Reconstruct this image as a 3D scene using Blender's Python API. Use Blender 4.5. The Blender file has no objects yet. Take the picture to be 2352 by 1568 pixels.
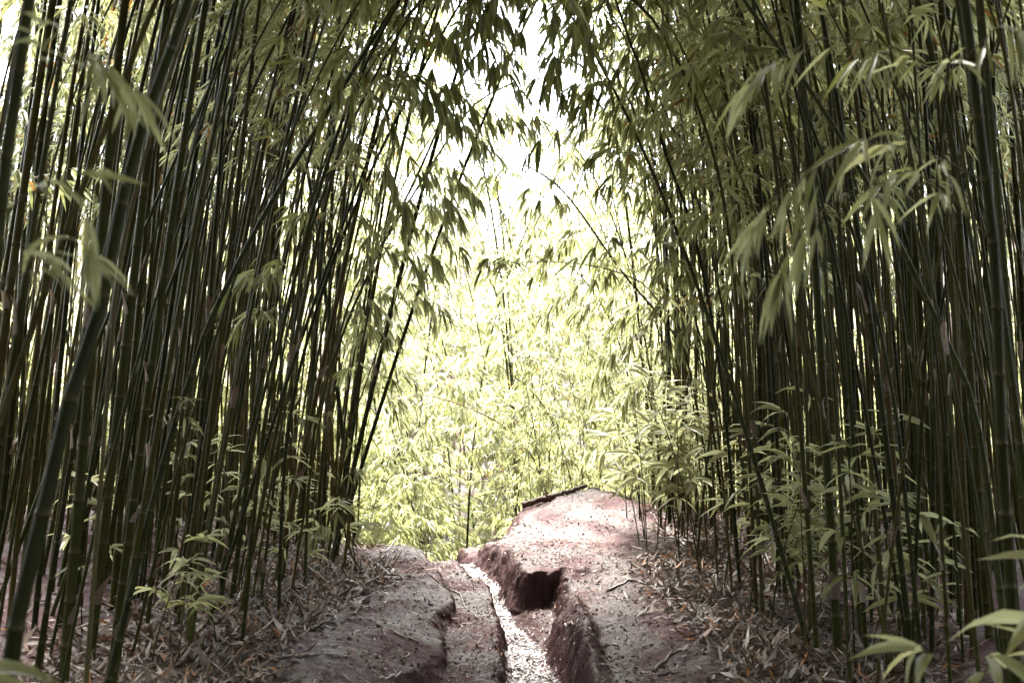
import bpy, math
import numpy as np
from mathutils import Vector, Matrix

SC = bpy.context.scene
COL = SC.collection
PI = math.pi
RNG = np.random.default_rng(11)

# ------------------------------------------------------------------ camera
CAM_H = 1.3
FPX = 2287.0                      # focal length for a 2352 px wide picture
PITCH = math.atan(216 / FPX)


def ray(px, py):
    xc, yc = (px - 1176) / FPX, -(py - 784) / FPX
    cp, sp = math.cos(PITCH), math.sin(PITCH)
    return np.array([xc, cp - yc * sp, sp + yc * cp])


def at(px, py, Y):
    d = ray(px, py)
    return np.array([0, 0, CAM_H]) + d * (Y / d[1])


# ------------------------------------------------------------------ noise / terrain
_H = np.random.default_rng(5).random((256, 256))


def vnoise(x, y):
    x = np.asarray(x, float); y = np.asarray(y, float)
    xi = np.floor(x).astype(int); yi = np.floor(y).astype(int)
    fx = x - xi; fy = y - yi
    fx = fx * fx * (3 - 2 * fx); fy = fy * fy * (3 - 2 * fy)
    a = _H[xi & 255, yi & 255]; b = _H[(xi + 1) & 255, yi & 255]
    c = _H[xi & 255, (yi + 1) & 255]; d = _H[(xi + 1) & 255, (yi + 1) & 255]
    return (a * (1 - fx) + b * fx) * (1 - fy) + (c * (1 - fx) + d * fx) * fy - 0.5


def fbm(x, y, s, o=4):
    r = 0; amp = 1.0
    for k in range(o):
        r = r + amp * vnoise(x / s + 17.3 * k, y / s + 9.1 * k)
        s *= 0.5; amp *= 0.5
    return r


def sm(a, b, x):
    t = np.clip((np.asarray(x, float) - a) / (b - a), 0, 1)
    return t * t * (3 - 2 * t)


TY = [2, 4, 5.5, 6.36, 7.46, 8.07, 8.6, 8.78, 9.16, 9.7, 10.2, 10.5, 11.5]
T0 = [.0, -.02, -.04, -.05, -.088, -.127, -.195, -.33, -.43, -.517, -.69, -.86, -1.3]
T1 = [.42, .40, .36, .323, .2, .03, -.06, -.095, -.116, -.32, -.52, -.64, -.8]
TZ = [-.3, -.3, -.3, -.28, -.24, -.19, -.11, -.06, -.03, .04, .10, .14, -.3]
LY = [3, 4, 5.5, 6.0, 6.5, 7.0, 7.6, 8.3, 9.15, 9.8, 10.3]
LX = [-.85, -.85, -.62, -.46, -.45, -.53, -.45, -.56, -.74, -.95, -1.2]


def base_z(x, y):
    z = 0.40 * sm(4.5, 11.5, y)
    z = z - 1.6 * sm(11.6, 15.5, y)
    z = z - 1.5 * sm(9.35, 12.3, y) * sm(-3.4, -1.35, x) * (1 - sm(-.45, .15, x))
    z = z + 0.30 * np.exp(-((x - .85) / .75) ** 2 - ((y - 10.9) / .85) ** 2)
    h = np.maximum(0, y - 17); hh = 0.42 * (np.sqrt(h * h + 4) - 2)
    z = z + np.minimum(hh, 16 + 0.02 * hh)
    z = z + 0.10 * fbm(x, y, 2.2, 3)
    return z


def gz(x, y, micro=True):
    x = np.asarray(x, float); y = np.asarray(y, float)
    b = base_z(x, y)
    # wavering edges: slow along the gully, with small crumbling bites
    ex = .035 * fbm(x * .4 + 3, y, .55, 2) + .022 * fbm(x + 5, y, .13, 3)
    ey = .05 * fbm(x, y * .4 + 7, .5, 2) + .03 * fbm(x + 9, y, .12, 3)
    nx = x + ex; ny = y + ey
    l0 = np.interp(ny, TY, T0); r0 = np.interp(ny, TY, T1); zf = np.interp(ny, TY, TZ)
    xl = np.interp(ny, LY, LX)
    on = sm(2.0, 4.0, y) * (1 - sm(10.5, 11.6, y))
    # right bank: a scarp facing the viewer, lower trodden ground before it, a block beside the gully
    h = (.17 * (1 - sm(.30, .48, nx)) + .05 * (1 - sm(.5, 1.05, nx))) * (1 - sm(8.27, 8.36, ny)) * sm(3.5, 6, y)
    right = b - h
    right = right + .12 * sm(.22, .3, nx) * (1 - sm(.42, .56, nx)) * (1 - sm(7.38, 7.55, ny)) * sm(4.5, 6.2, y)
    right = right - .06 * (1 - sm(.34, .42, nx)) * sm(7.42, 7.58, ny) * (1 - sm(8.27, 8.36, ny))
    right = right + .07 * np.exp(-((nx - .42) / .08) ** 2) * np.exp(-((ny - 8.22) / .14) ** 2)
    right = right + .05 * np.exp(-((nx - .95) / .3) ** 2 - ((ny - 7.6) / .35) ** 2)
    # a second bite further back, on the flank of the mound
    right = right - .10 * np.exp(-((nx + .02) / .09) ** 2 - ((ny - 9.45) / .12) ** 2)
    left = b + .02 * np.exp(-((nx - xl + .15) / .15) ** 2) - .05 * sm(xl - .45, xl, nx) ** 2
    shelf = np.minimum(b - .17 + .05 * (nx - xl), left)
    z = left + (shelf - left) * sm(xl - .05, xl + .07, nx)
    z = z + (np.minimum(zf - .02, z) - z) * sm(l0 - .04, l0 + .03, nx)
    wall = .10 + .05 * sm(7.3, 7.6, ny)
    z = z + (np.maximum(right, zf) - z) * sm(r0 - .02, r0 + wall, nx)
    z = b + (z - b) * on
    if micro:
        near = 1 - sm(14, 18, np.abs(x) + np.maximum(y - 6, 0))
        z = z + near * (.034 * fbm(x, y, .26, 3) + .012 * vnoise(x * 21, y * 21) + .010 * vnoise(x * 37, y * 37) + .006 * vnoise(x * 60, y * 60))
        z = z + near * .018 * np.maximum(0, vnoise(x * 13 + 7, y * 13) - .12)
    return z


def g1(x, y):
    return float(gz(np.array([x]), np.array([y]))[0])


# ------------------------------------------------------------------ mesh helpers
def mesh_from(name, verts, faces, mats=(), mat_idx=None, attr=None, smooth=True):
    """faces: list of int arrays (n,3) or (n,4)."""
    me = bpy.data.meshes.new(name)
    verts = np.asarray(verts, np.float32)
    fl = [np.asarray(f, np.int32) for f in faces if len(f)]
    nv = len(verts)
    loops = np.concatenate([f.ravel() for f in fl])
    tot = np.concatenate([np.full(len(f), f.shape[1], np.int32) for f in fl])
    start = np.concatenate([[0], np.cumsum(tot)[:-1]]).astype(np.int32)
    me.vertices.add(nv); me.vertices.foreach_set('co', verts.ravel())
    me.loops.add(len(loops)); me.loops.foreach_set('vertex_index', loops)
    me.polygons.add(len(tot)); me.polygons.foreach_set('loop_start', start)
    me.polygons.foreach_set('loop_total', tot)
    if mat_idx is not None:
        me.polygons.foreach_set('material_index', np.concatenate([np.asarray(m, np.int32) for m in mat_idx if len(m)]))
    me.polygons.foreach_set('use_smooth', np.full(len(tot), smooth, bool))
    if attr is not None:
        for k, v in attr.items():
            a = me.attributes.new(k, 'FLOAT', 'POINT'); a.data.foreach_set('value', np.asarray(v, np.float32))
    for m in mats:
        me.materials.append(m)
    me.update(); me.validate()
    return me


def link(name, me, parent=None, loc=None):
    o = bpy.data.objects.new(name, me); COL.objects.link(o)
    if parent is not None:
        o.parent = parent
    if loc is not None:
        o.location = loc
    return o


def tag(o, label=None, cat=None, group=None, kind=None):
    for k, v in (('label', label), ('category', cat), ('group', group), ('kind', kind)):
        if v:
            o[k] = v
    return o


def unit(v):
    v = np.asarray(v, float)
    return v / (np.linalg.norm(v, axis=-1, keepdims=True) + 1e-12)


def tube(pts, rad, n=6, cap=True):
    """tube along pts with parallel frames -> verts, quads"""
    pts = np.asarray(pts, float); rad = np.asarray(rad, float)
    k = len(pts)
    t = np.gradient(pts, axis=0); t = unit(t)
    ref = np.array([1.0, 0, 0]) if abs(t[0][0]) < .8 else np.array([0, 1.0, 0])
    u = np.zeros_like(pts); cur = ref
    for i in range(k):
        cur = cur - t[i] * np.dot(cur, t[i]); cur = cur / np.linalg.norm(cur); u[i] = cur
    v = np.cross(t, u)
    a = np.arange(n) * 2 * PI / n
    ring = np.cos(a)[None, :, None] * u[:, None, :] + np.sin(a)[None, :, None] * v[:, None, :]
    vs = pts[:, None, :] + ring * rad[:, None, None]
    i, j = np.meshgrid(np.arange(k - 1), np.arange(n), indexing='ij')
    q = np.stack([i * n + j, i * n + (j + 1) % n, (i + 1) * n + (j + 1) % n, (i + 1) * n + j], -1).reshape(-1, 4)
    vs = vs.reshape(-1, 3)
    if cap:
        c0, c1 = len(vs), len(vs) + 1
        vs = np.concatenate([vs, pts[:1], pts[-1:]])
        jj = np.arange(n)
        tri = np.concatenate([np.stack([np.full(n, c0), (jj + 1) % n, jj], -1),
                              np.stack([np.full(n, c1), (k - 1) * n + jj, (k - 1) * n + (jj + 1) % n], -1)])
    else:
        tri = np.zeros((0, 3), int)
    return vs, q, tri


class Leaves:
    def __init__(s):
        s.P = []; s.D = []; s.L = []; s.W = []; s.B = []; s.R = []; s.roll = []; s.tw = []

    def add(s, P, D, L, W, B, R, roll):
        s.P.append(P); s.D.append(D); s.L.append(L); s.W.append(W); s.B.append(B); s.R.append(R); s.roll.append(roll)

    def twig(s, pts, r0, r1):
        s.tw.append((np.asarray(pts, float), r0, r1))

    def arrays(s, hi=True, sides=3):
        n = len(s.P)
        V, T, Q, A = [], [], [], []
        off = 0
        if n:
            P = np.array(s.P); D = unit(np.array(s.D)); L = np.array(s.L)[:, None]; W = np.array(s.W)[:, None]
            B = np.array(s.B)[:, None]; R = np.array(s.R); ro = np.array(s.roll)[:, None]
            up = np.tile([0, 0, 1.0], (n, 1)); bad = np.abs(D[:, 2]) > .95
            up[bad] = [0.3, 1, 0]
            S = unit(np.cross(D, up)); N = np.cross(S, D)
            S2 = S * np.cos(ro) + N * np.sin(ro); N2 = np.cross(S2, D)
            if hi:
                ts = [0, .14, .38, .68, 1]; wd = [.1, .75, 1, .68, 0]
            else:
                ts = [0, .3, .66, 1]; wd = [.1, 1, .75, 0]
            g = np.array([0, 0, -1.0])
            cur = P.copy(); pt = 0; cents = []; dirs = []
            d = D.copy()
            for t in ts:
                d = unit(D + g * (B * t) + N2 * (-.25 * B * t))
                cur = cur + d * L * (t - pt); pt = t
                cents.append(cur.copy()); dirs.append(d)
            cols = []
            if hi:
                for k, t in enumerate(ts):
                    if k == 0 or k == len(ts) - 1:
                        cols.append([cents[k]])
                    else:
                        e = S2 * W * .5 * wd[k]
                        up2 = N2 * W * .16 * wd[k]
                        cols.append([cents[k] - e + up2, cents[k] - up2 * .6, cents[k] + e + up2])
                vv = np.stack([c for col in cols for c in col], 1)       # n,11,3
                m = 11
                tri = np.array([[0, 2, 1], [0, 3, 2], [10, 7, 8], [10, 8, 9]])
                qd = np.array([[1, 2, 5, 4], [2, 3, 6, 5], [4, 5, 8, 7], [5, 6, 9, 8]])
            else:
                for k, t in enumerate(ts):
                    if k == 0 or k == len(ts) - 1:
                        cols.append([cents[k]])
                    else:
                        e = S2 * W * .5 * wd[k]
                        cols.append([cents[k] - e, cents[k] + e])
                vv = np.stack([c for col in cols for c in col], 1)       # n,6,3
                m = 6
                tri = np.array([[0, 2, 1], [5, 3, 4]])
                qd = np.array([[1, 2, 4, 3]])
            V.append(vv.reshape(-1, 3))
            o = (np.arange(n) * m)[:, None, None]
            T.append((o + tri[None]).reshape(-1, 3)); Q.append((o + qd[None]).reshape(-1, 4))
            A.append(np.repeat(R, m))
            off = n * m
        nlt, nlq = (len(T[0]), len(Q[0])) if n else (0, 0)
        for pts, r0, r1 in s.tw:
            vs, q, tri = tube(pts, np.linspace(r0, r1, len(pts)), sides, cap=False)
            V.append(vs); Q.append(q + off); off += len(vs); A.append(np.zeros(len(vs)))
        T = np.concatenate(T) if T else np.zeros((0, 3), int)
        Q = np.concatenate(Q) if Q else np.zeros((0, 4), int)
        mt = np.zeros(len(T), int); mq = np.zeros(len(Q), int); mq[nlq:] = 1
        return np.concatenate(V), T, Q, mt, mq, np.concatenate(A)


LEAF_L, LEAF_W = .175, .0215


def fan(acc, rng, p, d, k, spread=.55, grav=.45, size=1.0, tone=None, wide=1.0):
    d = unit(d)
    side = unit(np.cross(d, [0, 0, 1.0]) + 1e-6)
    for i in range(k):
        a = (i - (k - 1) / 2) / max(1, (k - 1) / 2) * spread + rng.normal(0, .18)
        dd = d * math.cos(a) + side * math.sin(a) + rng.normal(0, .16, 3)
        dd[2] -= grav * rng.uniform(.4, 1.5)
        L = LEAF_L * size * rng.uniform(.6, 1.25)
        W = LEAF_W * wide * size * rng.uniform(.75, 1.2) * (L / LEAF_L / size) ** .5
        r = rng.random() if tone is None else min(.93, max(0, rng.normal(tone, .2)))
        acc.add(p + d * rng.uniform(-.03, .01), dd, L, W, rng.uniform(.2, 1.1), r, rng.normal(0, .7))


def branch(acc, rng, p0, d0, length, droop=.6, nt=6, k=(3, 6), r0=.0022, size=1.0, grav=.45, twl=.11, tone=None):
    """one side branch that droops, with twigs ending in fans of leaves"""
    m = 8
    pts = [np.asarray(p0, float)]; d = unit(d0)
    for i in range(m):
        d = unit(d + np.array([0, 0, -droop / m]) + rng.normal(0, .05, 3))
        pts.append(pts[-1] + d * length / m)
    pts = np.array(pts)
    acc.twig(pts, r0, .0008)
    for i in range(nt):
        f = .22 + .78 * (i + rng.random()) / nt
        q = f * m; j = min(int(q), m - 1)
        p = pts[j] + (pts[j + 1] - pts[j]) * (q - j)
        bd = unit(pts[j + 1] - pts[j])
        side = unit(np.cross(bd, [0, 0, 1.0]) + 1e-6) * (1 if i % 2 else -1)
        td = unit(bd * .8 + side * rng.uniform(.3, 1.0) + np.array([0, 0, rng.uniform(-.5, .35)]))
        L = twl * rng.uniform(.6, 1.6)
        e = p + td * L
        acc.twig([p, p + td * L * .5 + rng.normal(0, .004, 3), e], .0012, .0007)
        fan(acc, rng, e, td, int(rng.integers(k[0], k[1] + 1)), size=size, grav=grav, tone=tone)
    fan(acc, rng, pts[-1], pts[-1] - pts[-2], int(rng.integers(k[0], k[1] + 2)), size=size * 1.1, grav=grav, tone=tone)
    return pts


def culm_arrays(pts, rad, n=7, gap=.24, rings=True):
    """pts: dense spine points; returns verts, quads, tris, node attr.  Rings swell at each node."""
    pts = np.asarray(pts, float)
    s = np.concatenate([[0], np.cumsum(np.linalg.norm(np.diff(pts, axis=0), axis=1))])
    tot = s[-1]
    pos, mul, att = [0.0], [1.05], [0.0]
    x = .06
    k = 0
    while x < tot - .05:
        r = np.interp(x, s, rad)
        h = max(.35 * r, .002)
        if rings:
            for dx, mm, aa in ((-2.2 * h, 1.0, 0), (-.9 * h, .98, .5), (-.5 * h, 1.16, 1), (.3 * h, 1.13, 1), (1.0 * h, .97, .55), (3.5 * h, .99, .25)):
                pos.append(x + dx); mul.append(mm); att.append(aa)
        else:
            for dx, mm, aa in ((-.6 * h, 1.0, .3), (0, 1.14, 1), (h, .97, .3)):
                pos.append(x + dx); mul.append(mm); att.append(aa)
        k += 1
        x += gap * (.55 + .45 * min(1, k / 6)) * (1 - .35 * x / tot)
    pos.append(tot); mul.append(1); att.append(0)
    pos = np.array(pos); o = np.argsort(pos, kind='stable'); pos = np.clip(pos[o], 0, tot); mul = np.array(mul)[o]; att = np.array(att)[o]
    keep = np.concatenate([[True], np.diff(pos) > 1e-4]); pos, mul, att = pos[keep], mul[keep], att[keep]
    C = np.stack([np.interp(pos, s, pts[:, i]) for i in range(3)], 1)
    R = np.interp(pos, s, rad) * mul
    v, q, t = tube(C, R, n)
    return v, q, t, np.concatenate([np.repeat(att, n), [0, 0]])


def spine(rng, H, th0, th1, p, wob=.012, m=40):
    s = np.linspace(0, 1, m)
    th = th0 + th1 * s ** p
    ds = H / (m - 1)
    x = np.concatenate([[0], np.cumsum(np.sin(th[:-1]) * ds)]); z = np.concatenate([[0], np.cumsum(np.cos(th[:-1]) * ds)])
    ph = rng.uniform(0, 6.28, 4)
    y = wob * H * (.5 * np.sin(2.1 * s + ph[0]) + .25 * np.sin(5.3 * s + ph[1])) * s
    x = x + wob * H * (.4 * np.sin(3.3 * s + ph[2]) + .12 * np.sin(9 * s + ph[3])) * s
    return np.stack([x, y - y[0], z], 1)


# ------------------------------------------------------------------ materials
def new_mat(name):
    m = bpy.data.materials.new(name); m.use_nodes = True
    nt = m.node_tree; nt.nodes.clear()
    out = nt.nodes.new('ShaderNodeOutputMaterial')
    return m, nt, out


def N(nt, t, **kw):
    n = nt.nodes.new(t)
    for k, v in kw.items():
        if k.startswith('i_'):
            key = k[2:]
            key = int(key) if key.isdigit() else key.replace('_', ' ')
            n.inputs[key].default_value = v
        else:
            setattr(n, k, v)
    return n


def ramp(nt, stops, interp='LINEAR'):
    r = nt.nodes.new('ShaderNodeValToRGB'); r.color_ramp.interpolation = interp
    e = r.color_ramp.elements
    while len(e) < len(stops):
        e.new(.5)
    for k, (p, c) in enumerate(stops):
        e[k].position = p; e[k].color = (*c, 1)
    return r


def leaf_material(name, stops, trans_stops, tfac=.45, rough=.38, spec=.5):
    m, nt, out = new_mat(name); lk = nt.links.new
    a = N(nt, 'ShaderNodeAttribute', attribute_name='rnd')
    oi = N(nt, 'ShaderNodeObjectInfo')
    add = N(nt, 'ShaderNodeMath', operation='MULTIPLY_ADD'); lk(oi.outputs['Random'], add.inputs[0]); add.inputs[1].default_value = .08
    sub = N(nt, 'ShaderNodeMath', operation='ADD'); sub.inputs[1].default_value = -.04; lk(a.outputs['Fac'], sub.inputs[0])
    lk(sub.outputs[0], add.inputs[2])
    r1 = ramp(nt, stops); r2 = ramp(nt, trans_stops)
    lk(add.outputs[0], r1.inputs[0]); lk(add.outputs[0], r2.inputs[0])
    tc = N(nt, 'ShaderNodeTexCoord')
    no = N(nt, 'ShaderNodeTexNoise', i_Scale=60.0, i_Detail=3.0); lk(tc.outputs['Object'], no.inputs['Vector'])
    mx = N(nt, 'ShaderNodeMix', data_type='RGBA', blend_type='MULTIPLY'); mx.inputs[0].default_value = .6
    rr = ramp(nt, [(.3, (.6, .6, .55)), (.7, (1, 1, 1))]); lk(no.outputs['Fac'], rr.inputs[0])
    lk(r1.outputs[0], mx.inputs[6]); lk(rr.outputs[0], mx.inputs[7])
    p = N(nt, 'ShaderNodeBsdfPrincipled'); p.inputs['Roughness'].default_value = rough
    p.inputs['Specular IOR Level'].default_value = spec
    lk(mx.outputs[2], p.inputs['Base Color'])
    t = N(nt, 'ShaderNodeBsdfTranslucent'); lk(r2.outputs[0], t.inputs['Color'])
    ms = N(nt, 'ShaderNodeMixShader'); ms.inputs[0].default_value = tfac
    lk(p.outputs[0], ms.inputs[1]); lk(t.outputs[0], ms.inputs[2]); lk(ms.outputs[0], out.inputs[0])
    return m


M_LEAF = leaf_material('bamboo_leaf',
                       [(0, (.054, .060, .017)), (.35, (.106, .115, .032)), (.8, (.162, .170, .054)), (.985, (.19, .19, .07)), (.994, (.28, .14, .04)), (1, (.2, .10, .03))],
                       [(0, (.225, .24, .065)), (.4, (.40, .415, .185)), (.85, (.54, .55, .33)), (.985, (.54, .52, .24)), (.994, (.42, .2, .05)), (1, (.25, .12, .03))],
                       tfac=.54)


def culm_material(name, c0, c1, dry):
    m, nt, out = new_mat(name); lk = nt.links.new
    oi = N(nt, 'ShaderNodeObjectInfo')
    r = ramp(nt, [(0, c0), (.6, c1), (.89, tuple(.5 * (a + b) for a, b in zip(c1, dry))), (1, dry)]); lk(oi.outputs['Random'], r.inputs[0])
    tc = N(nt, 'ShaderNodeTexCoord')
    mp = N(nt, 'ShaderNodeMapping'); mp.inputs['Scale'].default_value = (30, 30, 1.2); lk(tc.outputs['Object'], mp.inputs[0])
    no = N(nt, 'ShaderNodeTexNoise', i_Scale=1.0, i_Detail=5.0); lk(mp.outputs[0], no.inputs['Vector'])
    rr = ramp(nt, [(.3, (.55, .5, .45)), (.65, (1.1, 1.1, 1.1))]); lk(no.outputs['Fac'], rr.inputs[0])
    mx = N(nt, 'ShaderNodeMix', data_type='RGBA', blend_type='MULTIPLY'); mx.inputs[0].default_value = .8
    lk(r.outputs[0], mx.inputs[6]); lk(rr.outputs[0], mx.inputs[7])
    a = N(nt, 'ShaderNodeAttribute', attribute_name='node')
    mx2 = N(nt, 'ShaderNodeMix', data_type='RGBA'); mx2.inputs[7].default_value = (.06, .05, .026, 1)
    mm = N(nt, 'ShaderNodeMath', operation='MULTIPLY'); mm.inputs[1].default_value = .7; lk(a.outputs['Fac'], mm.inputs[0])
    lk(mm.outputs[0], mx2.inputs[0]); lk(mx.outputs[2], mx2.inputs[6])
    p = N(nt, 'ShaderNodeBsdfPrincipled'); p.inputs['Roughness'].default_value = .42
    p.inputs['Specular IOR Level'].default_value = .09
    lk(mx2.outputs[2], p.inputs['Base Color']); lk(p.outputs[0], out.inputs[0])
    return m


M_CULM = culm_material('green_culm', (.012, .015, .002), (.034, .038, .007), (.085, .060, .020))
M_TWIG = culm_material('twig_bark', (.07, .055, .025), (.09, .075, .03), (.12, .09, .05))
M_CANE = culm_material('pale_cane', (.11, .055, .04), (.16, .08, .055), (.2, .11, .08))
M_DRY = leaf_material('dry_leaf',
                      [(0, (.035, .022, .016)), (.3, (.075, .045, .034)), (.6, (.155, .108, .088)), (.78, (.27, .21, .185)), (.86, (.50, .44, .42)), (.95, (.26, .10, .025)), (1, (.33, .12, .02))],
                      [(0, (.05, .03, .02)), (.6, (.14, .09, .05)), (.9, (.2, .14, .09)), (1, (.3, .1, .02))], tfac=.15, rough=.5, spec=.35)


def soil_material():
    m, nt, out = new_mat('red_soil'); lk = nt.links.new
    tc = N(nt, 'ShaderNodeTexCoord')
    n1 = N(nt, 'ShaderNodeTexNoise', i_Scale=2.2, i_Detail=6.0); lk(tc.outputs['Object'], n1.inputs['Vector'])
    n2 = N(nt, 'ShaderNodeTexNoise', i_Scale=38.0, i_Detail=6.0, i_Roughness=.7); lk(tc.outputs['Object'], n2.inputs['Vector'])
    n3 = N(nt, 'ShaderNodeTexNoise', i_Scale=130.0, i_Detail=4.0, i_Roughness=.7); lk(tc.outputs['Object'], n3.inputs['Vector'])
    r1 = ramp(nt, [(.3, (.026, .0095, .0085)), (.5, (.050, .020, .0195)), (.7, (.080, .038, .042))]); lk(n1.outputs['Fac'], r1.inputs[0])
    r2 = ramp(nt, [(.32, (.42, .38, .36)), (.5, (.9, .88, .88)), (.7, (1.3, 1.28, 1.3))]); lk(n2.outputs['Fac'], r2.inputs[0])
    mx = N(nt, 'ShaderNodeMix', data_type='RGBA', blend_type='MULTIPLY'); mx.inputs[0].default_value = 1
    lk(r1.outputs[0], mx.inputs[6]); lk(r2.outputs[0], mx.inputs[7])
    rr = ramp(nt, [(.40, (.42, .42, .42)), (.60, (.8, .8, .8))]); lk(n1.outputs['Fac'], rr.inputs[0])
    v = N(nt, 'ShaderNodeTexVoronoi', i_Scale=75.0); lk(tc.outputs['Object'], v.inputs['Vector'])
    h1 = N(nt, 'ShaderNodeMath', operation='MULTIPLY_ADD'); h1.inputs[1].default_value = .35
    lk(n3.outputs['Fac'], h1.inputs[0]); lk(n2.outputs['Fac'], h1.inputs[2])
    h2 = N(nt, 'ShaderNodeMath', operation='MULTIPLY_ADD'); h2.inputs[1].default_value = .25
    lk(v.outputs['Distance'], h2.inputs[0]); lk(h1.outputs[0], h2.inputs[2])
    bp = N(nt, 'ShaderNodeBump', i_Strength=.5, i_Distance=.02); lk(h2.outputs[0], bp.inputs['Height'])
    p = N(nt, 'ShaderNodeBsdfPrincipled'); p.inputs['Specular IOR Level'].default_value = .22
    lk(mx.outputs[2], p.inputs['Base Color']); lk(rr.outputs[0], p.inputs['Roughness']); lk(bp.outputs[0], p.inputs['Normal'])
    lk(p.outputs[0], out.inputs[0])
    return m


M_CHIP = leaf_material('bamboo_chip', [(0, (.30, .25, .24)), (.5, (.50, .45, .46)), (1, (.66, .61, .63))], [(0, (.1, .08, .07)), (1, (.2, .18, .16))], tfac=.1, rough=.4, spec=.5)
M_SOIL = soil_material()


def bark_material(name, a, b, rough=.6):
    m, nt, out = new_mat(name); lk = nt.links.new
    tc = N(nt, 'ShaderNodeTexCoord'); oi = N(nt, 'ShaderNodeObjectInfo')
    n = N(nt, 'ShaderNodeTexNoise', i_Scale=45.0, i_Detail=6.0); lk(tc.outputs['Object'], n.inputs['Vector'])
    ad = N(nt, 'ShaderNodeMath', operation='MULTIPLY_ADD'); ad.inputs[1].default_value = .5; ad.inputs[2].default_value = -.25
    lk(oi.outputs['Random'], ad.inputs[0])
    ad2 = N(nt, 'ShaderNodeMath', operation='ADD'); lk(n.outputs['Fac'], ad2.inputs[0]); lk(ad.outputs[0], ad2.inputs[1])
    r = ramp(nt, [(.25, a), (.75, b)]); lk(ad2.outputs[0], r.inputs[0])
    bp = N(nt, 'ShaderNodeBump', i_Strength=.6, i_Distance=.006); lk(n.outputs['Fac'], bp.inputs['Height'])
    p = N(nt, 'ShaderNodeBsdfPrincipled'); p.inputs['Roughness'].default_value = rough
    lk(r.outputs[0], p.inputs['Base Color']); lk(bp.outputs[0], p.inputs['Normal']); lk(p.outputs[0], out.inputs[0])
    return m


M_BARK = bark_material('brown_bark', (.03, .016, .012), (.10, .058, .044), .75)
M_STICK = bark_material('dry_stick', (.10, .075, .062), (.36, .30, .27), .4)
M_DARKSTICK = bark_material('dark_stick', (.035, .022, .02), (.11, .075, .07), .45)

# ------------------------------------------------------------------ ground
def axis2(segs, far, grow=1.09):
    c = []
    for lo, hi, st in segs:
        c += list(np.arange(lo, hi - st / 2, st))
    c.append(segs[-1][1])
    st = segs[-1][2]; x = c[-1]
    while x < far[1]:
        st = min(st * grow, 6); x += st; c.append(x)
    st = segs[0][2]; x = c[0]; pre = []
    while x > far[0]:
        st = min(st * grow, 6); x -= st; pre.append(x)
    return np.array(pre[::-1] + c)


gx = axis2([(-1.6, -1.0, .021), (-1.0, .75, .0125), (.75, 1.9, .02)], (-120, 120))
gy = axis2([(5.0, 8.1, .019), (8.1, 8.5, .009), (8.5, 11.4, .019)], (-60, 160))
X, Y = np.meshgrid(gx, gy, indexing='ij')
Z = gz(X, Y)
Xo, Yo = X.copy(), Y.copy()
# overhanging lip above the hollow in the right bank, and the undercut left bank
lip = np.exp(-((X - .22) / .19) ** 6) * np.exp(-((Y - 8.36) / .12) ** 4) * sm(.04, .15, Z)
Yo = Yo - .10 * lip
lip2 = np.exp(-((X - np.interp(Y, LY, LX)) / .09) ** 4) * (np.exp(-((Y - 7.6) / .3) ** 4) + np.exp(-((Y - 6.4) / .3) ** 4)) * sm(-.08, .08, Z - base_z(X, Y) + .1)
Xo = Xo + .05 * lip2
gxg = np.gradient(Z, gx, axis=0); gyg = np.gradient(Z, gy, axis=1)
steep = sm(.5, 1.8, np.sqrt(gxg ** 2 + gyg ** 2)) * (np.abs(X) < 2) * (Y > 4) * (Y < 12)
crumb = .022 * vnoise(X * 26 + Y * 26, Z * 34) + .014 * vnoise(X * 60 + Y * 55 + 5, Z * 50 + 3)
grm = np.sqrt(gxg ** 2 + gyg ** 2) + 1e-6
Xo = Xo - crumb * steep * gxg / grm * 1.6; Yo = Yo - crumb * steep * gyg / grm * 1.6
nx_, ny_ = len(gx), len(gy)
i, j = np.meshgrid(np.arange(nx_ - 1), np.arange(ny_ - 1), indexing='ij')
q = np.stack([i * ny_ + j, (i + 1) * ny_ + j, (i + 1) * ny_ + j + 1, i * ny_ + j + 1], -1).reshape(-1, 4)
me = mesh_from('ground', np.stack([Xo, Yo, Z], -1).reshape(-1, 3), [q], [M_SOIL])
tag(link('ground', me), kind='structure')

# ------------------------------------------------------------------ bamboo prototypes
def grow_foliage(acc, rng, pts, f0, nb, blen=(.5, 1.1), k=(3, 6), nt=(4, 7), size=1.0, elev=(.2, .9), grav=.45, droop=.8, up_bias=None, pref=None, tone=None):
    s = np.concatenate([[0], np.cumsum(np.linalg.norm(np.diff(pts, axis=0), axis=1))]); tot = s[-1]
    for b in range(nb):
        f = f0 + (1 - f0) * ((b + rng.random()) / nb)
        p = np.array([np.interp(f * tot, s, pts[:, i]) for i in range(3)])
        az = rng.uniform(0, 2 * PI) if pref is None else rng.normal(pref, 1.1)
        el = rng.uniform(*elev)
        d = np.array([math.cos(az) * math.cos(el), math.sin(az) * math.cos(el), math.sin(el)])
        L = rng.uniform(*blen) * (1.0 - .45 * f)
        branch(acc, rng, p, d, L, droop=droop * rng.uniform(.7, 1.5), nt=int(rng.integers(nt[0], nt[1] + 1)), k=k, size=size, grav=grav, tone=tone)
    d = pts[-1] - pts[-2]
    fan(acc, rng, pts[-1], d, 6, size=size, grav=grav, tone=tone)


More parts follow.
